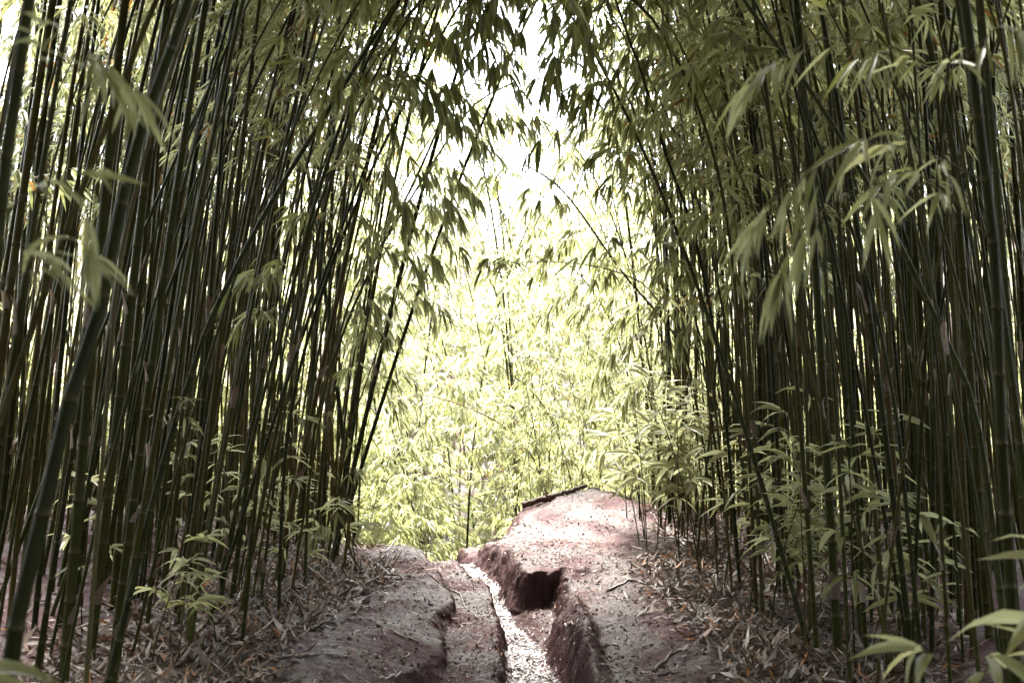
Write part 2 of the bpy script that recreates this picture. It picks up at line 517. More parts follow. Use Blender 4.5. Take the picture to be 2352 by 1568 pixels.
class Proto:
    def __init__(s, seed, H, r, th0, th1, p, f0, nb, taper=.35, gap=.24, **kw):
        rng = np.random.default_rng(seed)
        s.H = H; s.r = r
        s.pts = spine(rng, H, th0, th1, p)
        s.rad = r * (1 - (1 - taper) * np.linspace(0, 1, len(s.pts)) ** 1.2)
        s.lv = Leaves()
        grow_foliage(s.lv, rng, s.pts, f0, nb, **kw)
        v, q, t, a = culm_arrays(s.pts, s.rad, 8, gap)
        s.culm = mesh_from('culm', v, [q, t], [M_CULM], attr={'node': a})
        V, T, Q, mt, mq, A = s.lv.arrays(True)
        s.fol = mesh_from('foliage', V, [T, Q], [M_LEAF, M_TWIG], [mt, mq], {'rnd': A})
        # light versions for the merged stands
        v, q, t, a = culm_arrays(s.pts, s.rad, 5, gap * 1.3, rings=False)
        s.c_lo = (v, q, t, a)
        s.l_lo = s.lv.arrays(False)


POLE = [Proto(100 + k, H, r, 0.0, th, 2.2, .74, 10, gap=.27)
        for k, (H, r, th) in enumerate([(8.5, .021, .25), (8.0, .018, .35), (9.0, .024, .2), (7.5, .016, .45), (8.2, .0195, .15)])]
SLIM = [Proto(200 + k, H, r, 0.0, th, 2.0, .62, 9, gap=.2)
        for k, (H, r, th) in enumerate([(6.0, .010, .5), (6.6, .012, .35), (5.4, .0085, .7), (7.0, .0135, .4)])]
EDGE = [Proto(300 + k, H, r, 0.02, th, 2.3, .34, 14, gap=.21, blen=(.5, 1.1))
        for k, (H, r, th) in enumerate([(6.2, .013, .9), (5.6, .011, 1.15), (6.8, .0145, .75), (5.0, .0095, 1.3)])]
PLUME = [Proto(400 + k, H, r, 0.03, th, 1.9, .10, 20, gap=.16, blen=(.45, .9), taper=.25)
         for k, (H, r, th) in enumerate([(3.4, .008, 1.1), (3.0, .0065, 1.35), (3.9, .0085, .9), (2.6, .006, 1.0)])]


def sheath_mesh(pr, h, seed):
    """a papery dry sheath still wrapped half round the culm above a node, its tip standing off"""
    rng = np.random.default_rng(seed)
    s = np.concatenate([[0], np.cumsum(np.linalg.norm(np.diff(pr.pts, axis=0), axis=1))])
    m, n = 7, 7
    L = rng.uniform(.10, .17); a0 = rng.uniform(0, 6.28)
    V = []
    for i in range(m):
        t = i / (m - 1)
        c = np.array([np.interp(h + L * t, s, pr.pts[:, k]) for k in range(3)])
        r = np.interp(h, s, pr.rad) * (1.12 + .5 * t) + .004 * t + .02 * t ** 4
        half = 2.0 * (1 - t ** 1.6) + .04
        for j in range(n):
            a = a0 + half * (2 * j / (n - 1) - 1)
            V.append(c + np.array([math.cos(a), math.sin(a), 0]) * r)
    i, j = np.meshgrid(np.arange(m - 1), np.arange(n - 1), indexing='ij')
    q = np.stack([i * n + j, i * n + j + 1, (i + 1) * n + j + 1, (i + 1) * n + j], -1).reshape(-1, 4)
    return mesh_from('sheath', V, [q], [M_DRY], attr={'rnd': np.full(len(V), rng.uniform(.45, .8))})


for k, pr in enumerate(POLE + SLIM + EDGE):
    pr.sheath = [sheath_mesh(pr, hh, 900 + 7 * k + i) for i, hh in enumerate((.22 + .05 * k % .3, .75 + .11 * (k % 5), 1.5 + .13 * (k % 4)))]


class Merge:
    """many transformed light prototypes in one mesh, for stands nobody could count"""
    def __init__(s):
        s.V = []; s.T = []; s.Q = []; s.mt = []; s.mq = []; s.A = []; s.off = 0

    def put(s, pr, M, culm=True, leaf=True):
        R = np.array(M.to_3x3()); t = np.array(M.translation)
        if culm:
            v, q, tr, a = pr.c_lo
            s.V.append(v @ R.T + t); s.T.append(tr + s.off); s.Q.append(q + s.off)
            s.mt.append(np.full(len(tr), 2)); s.mq.append(np.full(len(q), 2)); s.A.append(a * 0); s.off += len(v)
        if not leaf:
            return
        v, tr, q, mt, mq, a = pr.l_lo
        s.V.append(v @ R.T + t); s.T.append(tr + s.off); s.Q.append(q + s.off); s.mt.append(mt); s.mq.append(mq); s.A.append(a); s.off += len(v)

    def build(s, name):
        me = mesh_from(name, np.concatenate(s.V), [np.concatenate(s.T), np.concatenate(s.Q)], [M_LEAF, M_TWIG, M_CULM],
                       [np.concatenate(s.mt), np.concatenate(s.mq)], {'rnd': np.concatenate(s.A)})
        return link(name, me)


def place(pr, loc, tilt, az, sc, name='bamboo', twist=None):
    root = bpy.data.objects.new(name, None); COL.objects.link(root)
    root.location = loc; root.rotation_euler = (0, tilt, az); root.scale = (sc, sc, sc); root.empty_display_size = .1
    link('culm', pr.culm, root); link('foliage', pr.fol, root)
    return root


def mtx(loc, tilt, az, sc):
    return Matrix.Translation(Vector(loc)) @ Matrix.Rotation(az, 4, 'Z') @ Matrix.Rotation(tilt, 4, 'Y') @ Matrix.Scale(sc, 4)


# ------------------------------------------------------------------ bamboo placed by eye
def resample(P, m=44):
    P = np.asarray(P, float); n = len(P)
    ext = np.vstack([2 * P[0] - P[1], P, 2 * P[-1] - P[-2]])
    out = []
    u = np.linspace(0, n - 1, m)
    for x in u:
        i = min(int(x), n - 2); t = x - i
        p0, p1, p2, p3 = ext[i], ext[i + 1], ext[i + 2], ext[i + 3]
        out.append(.5 * ((2 * p1) + (-p0 + p2) * t + (2 * p0 - 5 * p1 + 4 * p2 - p3) * t * t + (-p0 + 3 * p1 - 3 * p2 + p3) * t ** 3))
    return np.array(out)


def to_ground(P):
    """carry the first point of a culm down to the soil along its own direction"""
    p = np.array(P[0]); d = unit(np.array(P[0]) - np.array(P[1]))
    if d[2] > -.4:
        d = unit(d + np.array([0, 0, -.8]))
    if p[2] > g1(p[0], p[1]) - .02:
        for _ in range(400):
            if p[2] <= g1(p[0], p[1]) - .03:
                break
            p = p + d * .03
            d = unit(d + np.array([0, 0, -.03]))
        return [p] + list(P)
    return list(P)


def own_bamboo(name, path, r, label, cat='bamboo', group=None, taper=.55, mat=None, gap=.24, f0=.5, nb=0, seed=1, branches=(), ground=True, leafkw={}, brkw={}):
    rng = np.random.default_rng(seed)
    P = [at(*p) for p in path]
    if ground:
        P = to_ground(P)
    pts = resample(P, 46)
    base = pts[0].copy()
    root = bpy.data.objects.new(name, None); COL.objects.link(root); root.location = base; root.empty_display_size = .1
    tag(root, label, cat, group)
    rad = r * (1 - (1 - taper) * np.linspace(0, 1, len(pts)))
    v, q, t, a = culm_arrays(pts - base, rad, 10, gap)
    link('culm', mesh_from('culm', v, [q, t], [mat or M_CULM], attr={'node': a}), root)
    acc = Leaves()
    if nb:
        grow_foliage(acc, rng, pts - base, f0, nb, **leafkw)
    for br in branches:
        poly = resample([at(*p) for p in br['p']], 12) - base
        # meet the culm
        acc.twig(poly, br.get('r', .003), .001)
        n = br.get('n', 8)
        for k in range(n):
            f = .15 + .85 * (k + rng.random() * .8) / n
            x = f * (len(poly) - 1); i0 = min(int(x), len(poly) - 2)
            p = poly[i0] + (poly[i0 + 1] - poly[i0]) * (x - i0)
            bd = unit(poly[i0 + 1] - poly[i0])
            td = unit(bd + rng.normal(0, .5, 3) + np.array([0, 0, br.get('up', -.1)]))
            e = p + td * br.get('tw', .08) * rng.uniform(.4, 1.5)
            acc.twig([p, (p + e) / 2, e], .0014, .0008)
            fan(acc, rng, e, td, int(rng.integers(2, 5)), size=br.get('size', 1.0), grav=br.get('grav', .5), tone=br.get('tone'))
        fan(acc, rng, poly[-1], poly[-1] - poly[-2], 4, size=br.get('size', 1.0), grav=br.get('grav', .5), tone=br.get('tone'))
    if acc.P:
        V, T, Q, mt, mq, A = acc.arrays(True, 4)
        link('foliage', mesh_from('foliage', V, [T, Q], [M_LEAF, M_TWIG], [mt, mq], {'rnd': A}), root)
    return root


GL = 'bamboo culms of the left stand'
GR = 'bamboo culms of the right stand'
GC = 'bamboo of the sunlit clearing'

own_bamboo('bamboo', [(30, 1484, 2.25), (65, 1309, 2.26), (107, 1144, 2.28), (150, 949, 2.31), (220, 750, 2.35), (260, 575, 2.4), (295, 395, 2.45), (345, 240, 2.5), (425, 30, 2.6), (470, -120, 2.65), (600, -500, 2.8)], .0195,
           'stoutest dark culm, leaning diagonally up from the lower left corner', group=GL, taper=.6, gap=.3,
           branches=[{'p': [(350, 235, 2.5), (290, 190, 2.35), (240, 160, 2.2), (225, 130, 2.1)], 'n': 3, 'size': .8}])
own_bamboo('bamboo', [(255, 800, 3.6), (280, 575, 3.65), (350, 295, 3.7), (392, 165, 3.75), (450, 0, 3.8), (560, -300, 4)], .009,
           'thin pale-edged culm running parallel behind the stoutest leaning culm', group=GL, mat=M_TWIG)
own_bamboo('bamboo', [(258, 1525, 4.6), (310, 1320, 4.65), (350, 1154, 4.7), (400, 975, 4.75), (440, 860, 4.8), (490, 720, 4.9), (620, 470, 5.1), (782, 210, 5.4), (916, 0, 5.7), (1040, -180, 6.0)], .0165,
           'slender culm slanting far right across the other left culms', group=GL, taper=.7,
           branches=[{'p': [(402, 975, 4.75), (415, 945, 4.7), (425, 920, 4.65)], 'n': 2, 'size': .8},
                     {'p': [(780, 212, 5.4), (860, 160, 5.4), (960, 180, 5.4), (1010, 260, 5.4)], 'n': 12, 'tone': .1, 'size': 1.1}])
# arching left edge culms over the path
own_bamboo('bamboo', [(790, 1300, 8.2), (800, 1150, 8.2), (745, 1000, 8.2), (800, 700, 8.2), (905, 520, 8.1), (1010, 350, 8.0), (1090, 240, 7.9), (1180, 190, 7.8)], .0125,
           'culm at the left path edge bowing over the opening, its tip hung with leaves', group=GL, f0=.45, nb=12, seed=21, leafkw=dict(blen=(.5, 1.0), tone=.5, pref=-.3, elev=(-.2, .5), grav=.8))
own_bamboo('bamboo', [(700, 1330, 7.6), (720, 1000, 7.6), (790, 760, 7.5), (880, 560, 7.4), (960, 400, 7.3), (1060, 180, 7.2), (1150, 60, 7.1)], .013,
           'culm beside the bowing edge culm, arching to the top of the opening', group=GL, f0=.5, nb=12, seed=22, leafkw=dict(blen=(.5, 1.0), tone=.45, pref=0, elev=(-.2, .5), grav=.8))
own_bamboo('bamboo', [(830, 1310, 8.3), (800, 1255, 8.35), (786, 1170, 8.4), (784, 1034, 8.4), (834, 899, 8.5), (874, 784, 8.6), (914, 700, 8.6), (942, 650, 8.6), (985, 590, 8.6)], .0095,
           'crooked young culm at the path edge, curving back over the left mound', group=GL, f0=.12, nb=11, seed=23, taper=.35, leafkw=dict(blen=(.35, .6), tone=.35, nt=(2, 4)))
own_bamboo('bamboo', [(640, 1400, 6.7), (660, 1000, 6.7), (730, 700, 6.6), (840, 420, 6.4), (960, 180, 6.2), (1050, 20, 6.0), (1130, -100, 5.9)], .0135,
           'dark culm bowing from the left litter bank over the path', group=GL, f0=.55, nb=11, seed=24, leafkw=dict(blen=(.5, .9), tone=.4, pref=0, elev=(-.3, .4), grav=.9))
# right side
own_bamboo('bamboo', [(1640, 1200, 8.8), (1600, 930, 8.8), (1559, 784, 8.7), (1429, 625, 8.6), (1334, 490, 8.5), (1279, 425, 8.4), (1210, 380, 8.3)], .0125,
           'culm from the right stand slanting left into the bright opening', group=GR, f0=.35, nb=16, seed=31, leafkw=dict(blen=(.5, 1.0), tone=.45, pref=PI, elev=(-.2, .5), grav=.7))
own_bamboo('bamboo', [(1700, 1350, 7.4), (1660, 900, 7.4), (1600, 560, 7.3), (1524, 340, 7.2), (1484, 200, 7.1), (1429, 45, 7.0), (1380, -100, 6.9)], .014,
           'culm at the right edge of the opening rising in a gentle bow', group=GR, f0=.45, nb=16, seed=32, leafkw=dict(blen=(.5, 1.0), tone=.3, pref=PI, elev=(-.2, .5), grav=.8))
own_bamboo('bamboo', [(1690, 1260, 8.4), (1640, 900, 8.4), (1504, 680, 8.3), (1419, 625, 8.2), (1284, 602, 8.1), (1134, 607, 8.0), (1100, 625, 8.0)], .009,
           'thin wiry culm bending level across the opening', group=GR, f0=.5, nb=9, seed=33, taper=.2, leafkw=dict(blen=(.3, .6), tone=.25, nt=(2, 4)))
own_bamboo('bamboo', [(2290, 1300, 4.2), (2240, 950, 4.3), (2158, 750, 4.4), (2008, 450, 4.6), (1863, 210, 4.8), (1733, 35, 5.0), (1600, -150, 5.2)], .0155,
           'straight dark culm slanting up leftward in front of the right stand', group=GR, taper=.6, seed=34,
           branches=[{'p': [(1790, 110, 4.9), (1700, 120, 4.8), (1600, 150, 4.8), (1500, 260, 4.8)], 'n': 12, 'tone': .3, 'size': 1.0}])
own_bamboo('bamboo', [(2110, 1450, 4.9), (2080, 1150, 4.9), (2050, 900, 5), (1980, 600, 5.1), (1880, 330, 5.3), (1760, 60, 5.5), (1650, -150, 5.7)], .012,
           'thinner slanting culm just left of the straight dark slanting one', group=GR, taper=.6, seed=35)
own_bamboo('bamboo', [(2330, 1500, 3.0), (2300, 1000, 2.95), (2285, 600, 2.9), (2250, 300, 2.85), (2215, 0, 2.8), (2150, -300, 2.75)], .0165,
           'near dark culm at the right side, sending out big blurred leafy branches', group=GR, taper=.8, seed=36,
           branches=[{'p': [(2268, 420, 2.87), (2150, 360, 2.7), (2010, 330, 2.55), (1880, 380, 2.45), (1760, 480, 2.4)], 'n': 13, 'size': .95, 'tone': .65, 'up': .0, 'grav': .45},
                     {'p': [(2282, 560, 2.9), (2150, 430, 2.8), (1980, 430, 2.7), (1850, 520, 2.6), (1780, 640, 2.55)], 'n': 11, 'size': .95, 'tone': .5, 'grav': .6},
                     {'p': [(2240, 250, 2.84), (2080, 120, 2.8), (1880, 90, 2.7), (1740, 180, 2.65)], 'n': 11, 'size': .95, 'tone': .4, 'grav': .5},
                     {'p': [(2230, 120, 2.8), (2300, 60, 2.6), (2352, 90, 2.5)], 'n': 4, 'size': .9, 'tone': .2}])
own_bamboo('bamboo', [(-60, 1500, 1.95), (-30, 900, 1.95), (10, 400, 1.95), (60, 60, 1.95), (90, -200, 1.95)], .014,
           'nearest culm at the left border, blurred, with a few broad drooping leaves', group=GL, taper=.8, seed=37,
           branches=[{'p': [(40, 230, 1.95), (140, 130, 1.9), (250, 150, 1.9)], 'n': 4, 'size': .75, 'tone': .5},
                     {'p': [(0, 500, 1.95), (80, 440, 1.9), (170, 470, 1.9), (215, 560, 1.9)], 'n': 4, 'size': .7, 'tone': .6},
                     {'p': [(-20, 700, 1.95), (30, 620, 1.9), (110, 580, 1.9)], 'n': 3, 'size': .7, 'tone': .7}])
# top canopy sprays reaching into frame, hung from tall culms beside the path
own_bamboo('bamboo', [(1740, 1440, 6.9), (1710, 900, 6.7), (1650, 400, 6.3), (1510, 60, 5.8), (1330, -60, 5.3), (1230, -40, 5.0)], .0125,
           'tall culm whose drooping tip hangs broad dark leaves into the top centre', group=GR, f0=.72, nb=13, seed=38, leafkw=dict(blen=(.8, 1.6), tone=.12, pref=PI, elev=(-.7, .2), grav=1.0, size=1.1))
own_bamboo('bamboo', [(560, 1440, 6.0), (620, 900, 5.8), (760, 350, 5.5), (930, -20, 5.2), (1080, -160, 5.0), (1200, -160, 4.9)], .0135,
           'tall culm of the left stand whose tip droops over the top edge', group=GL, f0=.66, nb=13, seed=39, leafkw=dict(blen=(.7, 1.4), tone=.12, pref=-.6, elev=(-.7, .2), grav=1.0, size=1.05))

# leafy culms further back that nearly close the arch
for k, (path, r, lab, grp, f0, nb, pref, tone) in enumerate([  # the paler tones put sunlight on these sprays into their leaf colour
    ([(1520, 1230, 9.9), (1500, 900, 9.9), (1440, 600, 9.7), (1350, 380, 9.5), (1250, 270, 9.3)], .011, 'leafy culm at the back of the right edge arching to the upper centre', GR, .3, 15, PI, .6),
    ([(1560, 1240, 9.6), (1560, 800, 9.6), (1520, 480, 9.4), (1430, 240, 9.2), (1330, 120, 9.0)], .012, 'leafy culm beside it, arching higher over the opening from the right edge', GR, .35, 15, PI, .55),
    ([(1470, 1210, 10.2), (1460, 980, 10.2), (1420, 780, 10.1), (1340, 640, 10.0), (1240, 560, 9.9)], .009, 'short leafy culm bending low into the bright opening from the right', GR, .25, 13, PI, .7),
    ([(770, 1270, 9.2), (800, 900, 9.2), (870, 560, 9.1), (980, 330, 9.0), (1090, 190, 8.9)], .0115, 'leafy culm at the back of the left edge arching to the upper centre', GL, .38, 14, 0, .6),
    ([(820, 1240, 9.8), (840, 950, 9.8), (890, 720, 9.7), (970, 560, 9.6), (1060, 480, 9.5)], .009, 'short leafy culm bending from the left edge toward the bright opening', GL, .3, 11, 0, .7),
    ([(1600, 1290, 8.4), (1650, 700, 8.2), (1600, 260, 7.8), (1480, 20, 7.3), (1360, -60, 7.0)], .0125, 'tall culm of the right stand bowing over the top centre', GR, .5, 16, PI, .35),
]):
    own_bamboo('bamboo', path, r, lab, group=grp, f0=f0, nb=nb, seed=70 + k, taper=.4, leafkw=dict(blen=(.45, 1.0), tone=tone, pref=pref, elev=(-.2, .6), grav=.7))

# bare arching canes in the clearing
own_bamboo('bamboo', [(1240, 1090, 12.0), (1215, 1035, 12.0), (1169, 986, 12.0), (1094, 944, 12.0), (999, 911, 12.0), (930, 908, 12.0), (876, 911, 12.0)], .013,
           'bare pinkish cane arching low to the left over the clearing', group=GC, taper=.3, mat=M_CANE)
own_bamboo('bamboo', [(1300, 1060, 12.2), (1270, 970, 12.2), (1229, 906, 12.2), (1174, 859, 12.2), (1104, 816, 12.2), (989, 780, 12.2), (900, 770, 12.2)], .010,
           'bare darker cane arching above the pinkish one in the clearing', group=GC, taper=.3, mat=M_TWIG)

# ------------------------------------------------------------------ the stands
def xbl(y): return np.interp(y, [-6, 2, 4, 6, 8, 10, 11, 12, 13.5], [-1.7, -1.6, -1.8, -1.85, -1.38, -1.5, -1.75, -2.0, -2.4])
def xbr(y): return np.interp(y, [-6, 2, 4, 6, 8, 10, 11, 12, 13.5], [1.6, 1.7, 1.75, 1.72, 1.52, 1.42, 1.5, 1.8, 2.3])


def poisson(rng, n, lo, hi, dmin, ok, tries=60000):
    cell = {}
    out = []
    for _ in range(tries):
        if len(out) >= n:
            break
        x = rng.uniform(lo[0], hi[0]); y = rng.uniform(lo[1], hi[1])
        if not ok(x, y):
            continue
        c = (int(math.floor(x / dmin)), int(math.floor(y / dmin)))
        if any((x - a) ** 2 + (y - b) ** 2 < dmin * dmin for i in (-1, 0, 1) for j in (-1, 0, 1) for a, b in cell.get((c[0] + i, c[1] + j), ())):
            continue
        cell.setdefault(c, []).append((x, y)); out.append((x, y))
    return out


def in_cone(x, y): return y > 2.6 and abs(x) < .535 * y + .12


rs = np.random.default_rng(77)
cand = []
for side, n_in, n_out in (('L', 320, 120), ('R', 400, 120)):
    if side == 'L':
        ok = lambda x, y: x < xbl(y)
        lo, hi = (-8, -5), (-1.3, 13.2)
    else:
        ok = lambda x, y: x > xbr(y)
        lo, hi = (1.3, -5), (8, 13.2)
    pin = poisson(rs, n_in, (lo[0], 2.6), hi, .10, lambda x, y: ok(x, y) and in_cone(x, y) and y > 3.3 and not (y < 4.6 and rs.random() < .5))
    pout = poisson(rs, n_out, lo, hi, .25, lambda x, y: ok(x, y) and not in_cone(x, y))
    for inside, pts in ((True, pin), (False, pout)):
        for x, y in pts:
            edge = (xbl(y) - x) if side == 'L' else (x - xbr(y))
            u = rs.random()
            if (edge < .35 and 6.5 < y < 8.6 and u < .45) or (side == 'R' and edge < 1.0 and 5.5 < y < 8.6 and u < .25):
                pr = EDGE[rs.integers(len(EDGE))]
            elif u < .40 and y > 4.8:
                pr = POLE[rs.integers(len(POLE))]
            else:
                pr = SLIM[rs.integers(len(SLIM))]
            if side == 'L':
                az = rs.normal(.1, .5) + (1.2 if y > 9 else 0); tilt = max(-.05, rs.normal(.085, .045)) + .07 * max(0, 1 - edge / 1.5)
            else:
                az = PI + rs.normal(-.1, .7) - (1.3 if y > 9 else 0); tilt = max(-.06, rs.normal(.02, .04)) + .03 * max(0, 1 - edge)
            if rs.random() < .09:
                tilt += rs.uniform(.1, .26)
                if rs.random() < .35:
                    az = az + PI * .6
            cand.append(dict(side=side, x=x, y=y, pr=pr, az=az, tilt=tilt, sc=rs.uniform(.88, 1.18), inside=inside, edge=edge, d=math.hypot(x, y)))

# the ridge clump and the leafy edge of the clearing
ridge = []
for x, y in poisson(rs, 46, (-.05, 10.9), (2.3, 12.6), .13, lambda x, y: (y > 11.35 + .25 * abs(x - .6) or x > 1.35) and x < 2.2):
    pr = PLUME[rs.integers(len(PLUME))] if rs.random() < .8 else SLIM[rs.integers(len(SLIM))]
    ridge.append(dict(side='C', x=x, y=y, pr=pr, az=rs.normal(PI / 2, 1.3), tilt=rs.normal(.08, .06), sc=rs.uniform(.5, .78), inside=True, edge=0, d=math.hypot(x, y)))

N_OWN = 300 - 25 - len(ridge)
inside = sorted([c for c in cand if c['inside']], key=lambda c: c['d'] / (c['pr'].r ** .5))
own, rest = inside[:N_OWN], inside[N_OWN:] + [c for c in cand if not c['inside']]

grove = Merge()
for c in rest:
    grove.put(c['pr'], mtx((c['x'], c['y'], g1(c['x'], c['y']) - .03), c['tilt'], c['az'], c['sc']))

rb = np.random.default_rng(19)
for k in range(210):
    sd = -1 if k % 2 else 1
    y = rb.uniform(8.5, 13.6); x = sd * (abs(xbl(y) if sd < 0 else xbr(y)) + .35 + rb.uniform(0, 1) * (.45 * y - 1.2))
    pr = SLIM[k % 4] if k % 3 else POLE[k % 5]
    grove.put(pr, mtx((x, y, g1(x, y) - .03), rb.normal(.05, .06), (0 if sd < 0 else PI) + rb.normal(0, .8), rb.uniform(.85, 1.15)), leaf=k % 5 == 0)
for k in range(170):  # unseen plants behind the viewer, added to close off light from the back
    x, y = rb.uniform(-8, 8), rb.uniform(-10, -2.6)
    pr = EDGE[k % 4] if k % 3 else PLUME[k % 4]
    grove.put(pr, mtx((x, y, g1(x, y) - .03), rb.normal(.05, .08), rb.uniform(0, 6.28), rb.uniform(.9, 1.2)))
for k in range(90):  # unseen plants outside the view, added to cut light from the sides
    sd = -1 if k % 2 else 1
    y = rb.uniform(-3, 11); x = sd * (.56 * max(y, 2.5) + rb.uniform(.8, 3.0))
    grove.put(PLUME[k % 4] if k % 3 else EDGE[k % 4], mtx((x, y, g1(x, y) - .03), rb.normal(.05, .08), rb.uniform(0, 6.28), rb.uniform(.9, 1.3)))

# labels: those along the front of each stand are counted off from the path, the others go by look
ORD = ['first', 'second', 'third', 'fourth', 'fifth', 'sixth', 'seventh', 'eighth', 'ninth', 'tenth', 'eleventh', 'twelfth', 'thirteenth', 'fourteenth', 'fifteenth', 'sixteenth', 'seventeenth', 'eighteenth', 'nineteenth', 'twentieth']


def thick(c):
    t = c['pr'].r * c['sc']
    return 'slender' if t < .0115 else 'stout' if t > .0195 else 'middling'


def lean(c):
    return 'strongly leaning' if c['tilt'] > .15 else 'upright' if c['tilt'] < .05 else 'slightly leaning'


for side, nm in (('L', 'left'), ('R', 'right')):
    front = sorted([c for c in own if c['side'] == side and c['edge'] < .3 and c['y'] > 5.0], key=lambda c: abs(c['x']) / c['y'])[:20]
    for k, c in enumerate(front):
        c['label'] = f"{thick(c)} {lean(c)} culm, {ORD[k]} from the path along the front of the {nm} stand"
        c['group'] = GL if side == 'L' else GR
    for c in own:
        if c['side'] == side and 'label' not in c:
            dep = 'close to the viewer' if c['d'] < 5.0 else 'in the thick' if c['d'] < 7.5 else 'deep at the back'
            c['label'] = f"{thick(c)} {lean(c)} dark green culm {dep} of the {nm} stand" if c['d'] >= 5 else f"{thick(c)} {lean(c)} dark green culm of the {nm} stand, {dep}"
            c['group'] = f"{thick(c)} {lean(c)} culms {dep}, {nm} stand"
for c in ridge:
    kind = 'low arching leafy bamboo' if c['pr'] in PLUME else 'tall leafy bamboo with thin stem'
    where = 'on the bright ridge behind the log' if c['x'] < 1.3 else 'where the right stand meets the bright ridge'
    c['label'] = f"{kind} {where}"; c['group'] = f"{kind}s {where}"
for c in own + ridge:
    o = place(c['pr'], (c['x'], c['y'], g1(c['x'], c['y']) - .03), c['tilt'], c['az'], c['sc'])
    if c['pr'] not in PLUME and c['d'] < 9:
        for i in range(3):
            if rs.random() < .4:
                link('sheath', c['pr'].sheath[i], o)
    tag(o, c['label'], 'bamboo', c['group'])

g = grove.build('bamboo_thicket')
tag(g, 'mass of dim bamboo culms and leaves filling the depth of both stands, with unseen shade plants added around the viewer', 'thicket', kind='stuff')

# ------------------------------------------------------------------ far sunlit bamboo on the slope beyond the crest
far = Merge()
rf = np.random.default_rng(9)
n = 0
while n < 560:
    u = rf.random()
    y = rf.uniform(12.6, 40) if u < .6 else rf.uniform(12.3, 20) if u < .8 else rf.uniform(14, 30)
    x = rf.uniform(-1, 1) * (.62 * y + 1) if u < .8 else rf.uniform(-4, 3)
    if y < 13.6 and abs(x) > 2.2 and False:
        continue
    if y < 12.9 and -.3 < x < 2.3:
        continue
    near = y < 16
    if y < 20 and abs(x) < 3.5 or rf.random() < (.75 if near else .45):
        pr = PLUME[rf.integers(len(PLUME))]; sc = rf.uniform(.8, 1.25) * (1 + .02 * (y - 12))
    else:
        pr = EDGE[rf.integers(len(EDGE))]; sc = rf.uniform(.8, 1.25) * (1.35 if y > 20 else 1)
    if near and -2.2 < x < 2.8:
        sc *= .7
    far.put(pr, mtx((x, y, g1(x, y) - .05), rf.normal(.1, .07), rf.uniform(0, 2 * PI), sc), culm=True)
    n += 1
for k in range(26):
    y = rf.uniform(15, 21); x = rf.uniform(-3, 3)
    far.put(EDGE[k % 4], mtx((x, y, g1(x, y) - .05), rf.normal(.06, .05), rf.uniform(0, 2 * PI), rf.uniform(1.45, 1.8)))
for k in range(170):
    y = rf.uniform(13.2, 17.5); x = rf.choice([-1, 1]) * rf.uniform(1.5, .6 * y + 1)
    pr = PLUME[rf.integers(4)]
    far.put(pr, mtx((x, y, g1(x, y) - .05), rf.normal(.1, .07), rf.uniform(0, 2 * PI), rf.uniform(.8, 1.15)), culm=True)
o = far.build('bamboo_hillside')
tag(o, 'sunlit pale mass of leafy bamboo covering the slope beyond the crest', 'thicket', kind='stuff')

und = Leaves()
ru = np.random.default_rng(29)
nu = 14000
uy = 12.6 + 34 * ru.random(nu) ** 1.6; ux = ru.uniform(-1, 1, nu) * (.62 * uy + 1); uh = ru.uniform(.05, 1.1, nu)
ux[:1800] = ru.uniform(-2.6, 1.2, 1800); uy[:1800] = ru.uniform(13, 21, 1800); uh[:1800] = ru.uniform(.05, 1.6, 1800)
ku = ~((uy < 13.2) & (ux > -.4) & (ux < 2.2))
uz = gz(ux, uy, False) + uh
for p in np.stack([ux, uy, uz], 1)[ku]:
    a = ru.uniform(0, 2 * PI)
    fan(und, ru, p, np.array([math.cos(a), math.sin(a), ru.uniform(-.1, .6)]), 5, spread=.9, grav=.35, size=1.15 + .02 * (p[1] - 12), tone=.6)
V, T, Q, mt, mq, A = und.arrays(False)
tag(link('undergrowth', mesh_from('undergrowth', V, [T, Q], [M_LEAF, M_TWIG], [mt, mq], {'rnd': A})), 'low pale leaves covering the ground of the sunlit slope', 'undergrowth', kind='stuff')

# ------------------------------------------------------------------ unseen leaf roof and curtain, added to shade the stands and the path
can = Leaves()
rc = np.random.default_rng(3)
nf = 72000
cx = rc.uniform(-9.5, 9.5, nf); cy = rc.uniform(-9, 13.6, nf); cz = rc.uniform(5.3, 7.8, nf) + .25 * np.sin(cx * 2.1) * np.cos(cy * 1.7)
keep = (cy < np.where((cx > -2.9) & (cx < 1.5), 10.6, 5.6) + rc.normal(0, .4, nf))
thin = (cx > -3.2) & (cx < 2.0) & (cy > 9.5) & (cz > 6.6) & (rc.random(nf) < .42)  # sparse leaves added above the crest to soften the sun there
keep |= thin
keep &= ~((cx > .7) & (cx < 2.6) & (cy > 3.0) & (cy < 5.6))  # gap left so sunlight reaches the near right leaves
keep &= (cz - CAM_H) / np.maximum(cy, .1) > .47
for p in np.stack([cx, cy, cz], 1)[keep]:
    a = rc.uniform(0, 2 * PI)
    fan(can, rc, p, np.array([math.cos(a), math.sin(a), rc.uniform(-.4, .3)]), 5, spread=.8, grav=.4, size=2.1)
nw = 26000  # leaf curtain behind and beside the viewer, added to block sky light
wx = rc.uniform(-10.5, 10.5, nw); wy = rc.uniform(-11, 11.5, nw); wz = rc.uniform(.1, 6.0, nw)
kw = (wy < -6.5) | (np.abs(wx) > np.maximum(.62 * wy + 1.2, 6.5))
for p in np.stack([wx, wy, wz], 1)[kw]:
    a = rc.uniform(0, 2 * PI)
    fan(can, rc, p, np.array([math.cos(a), math.sin(a), rc.uniform(-.4, .3)]), 5, spread=.8, grav=.6, size=2.1)
V, T, Q, mt, mq, A = can.arrays(False)
me = mesh_from('shade_leaves', V, [T, Q], [M_LEAF, M_TWIG], [mt, mq], {'rnd': A})
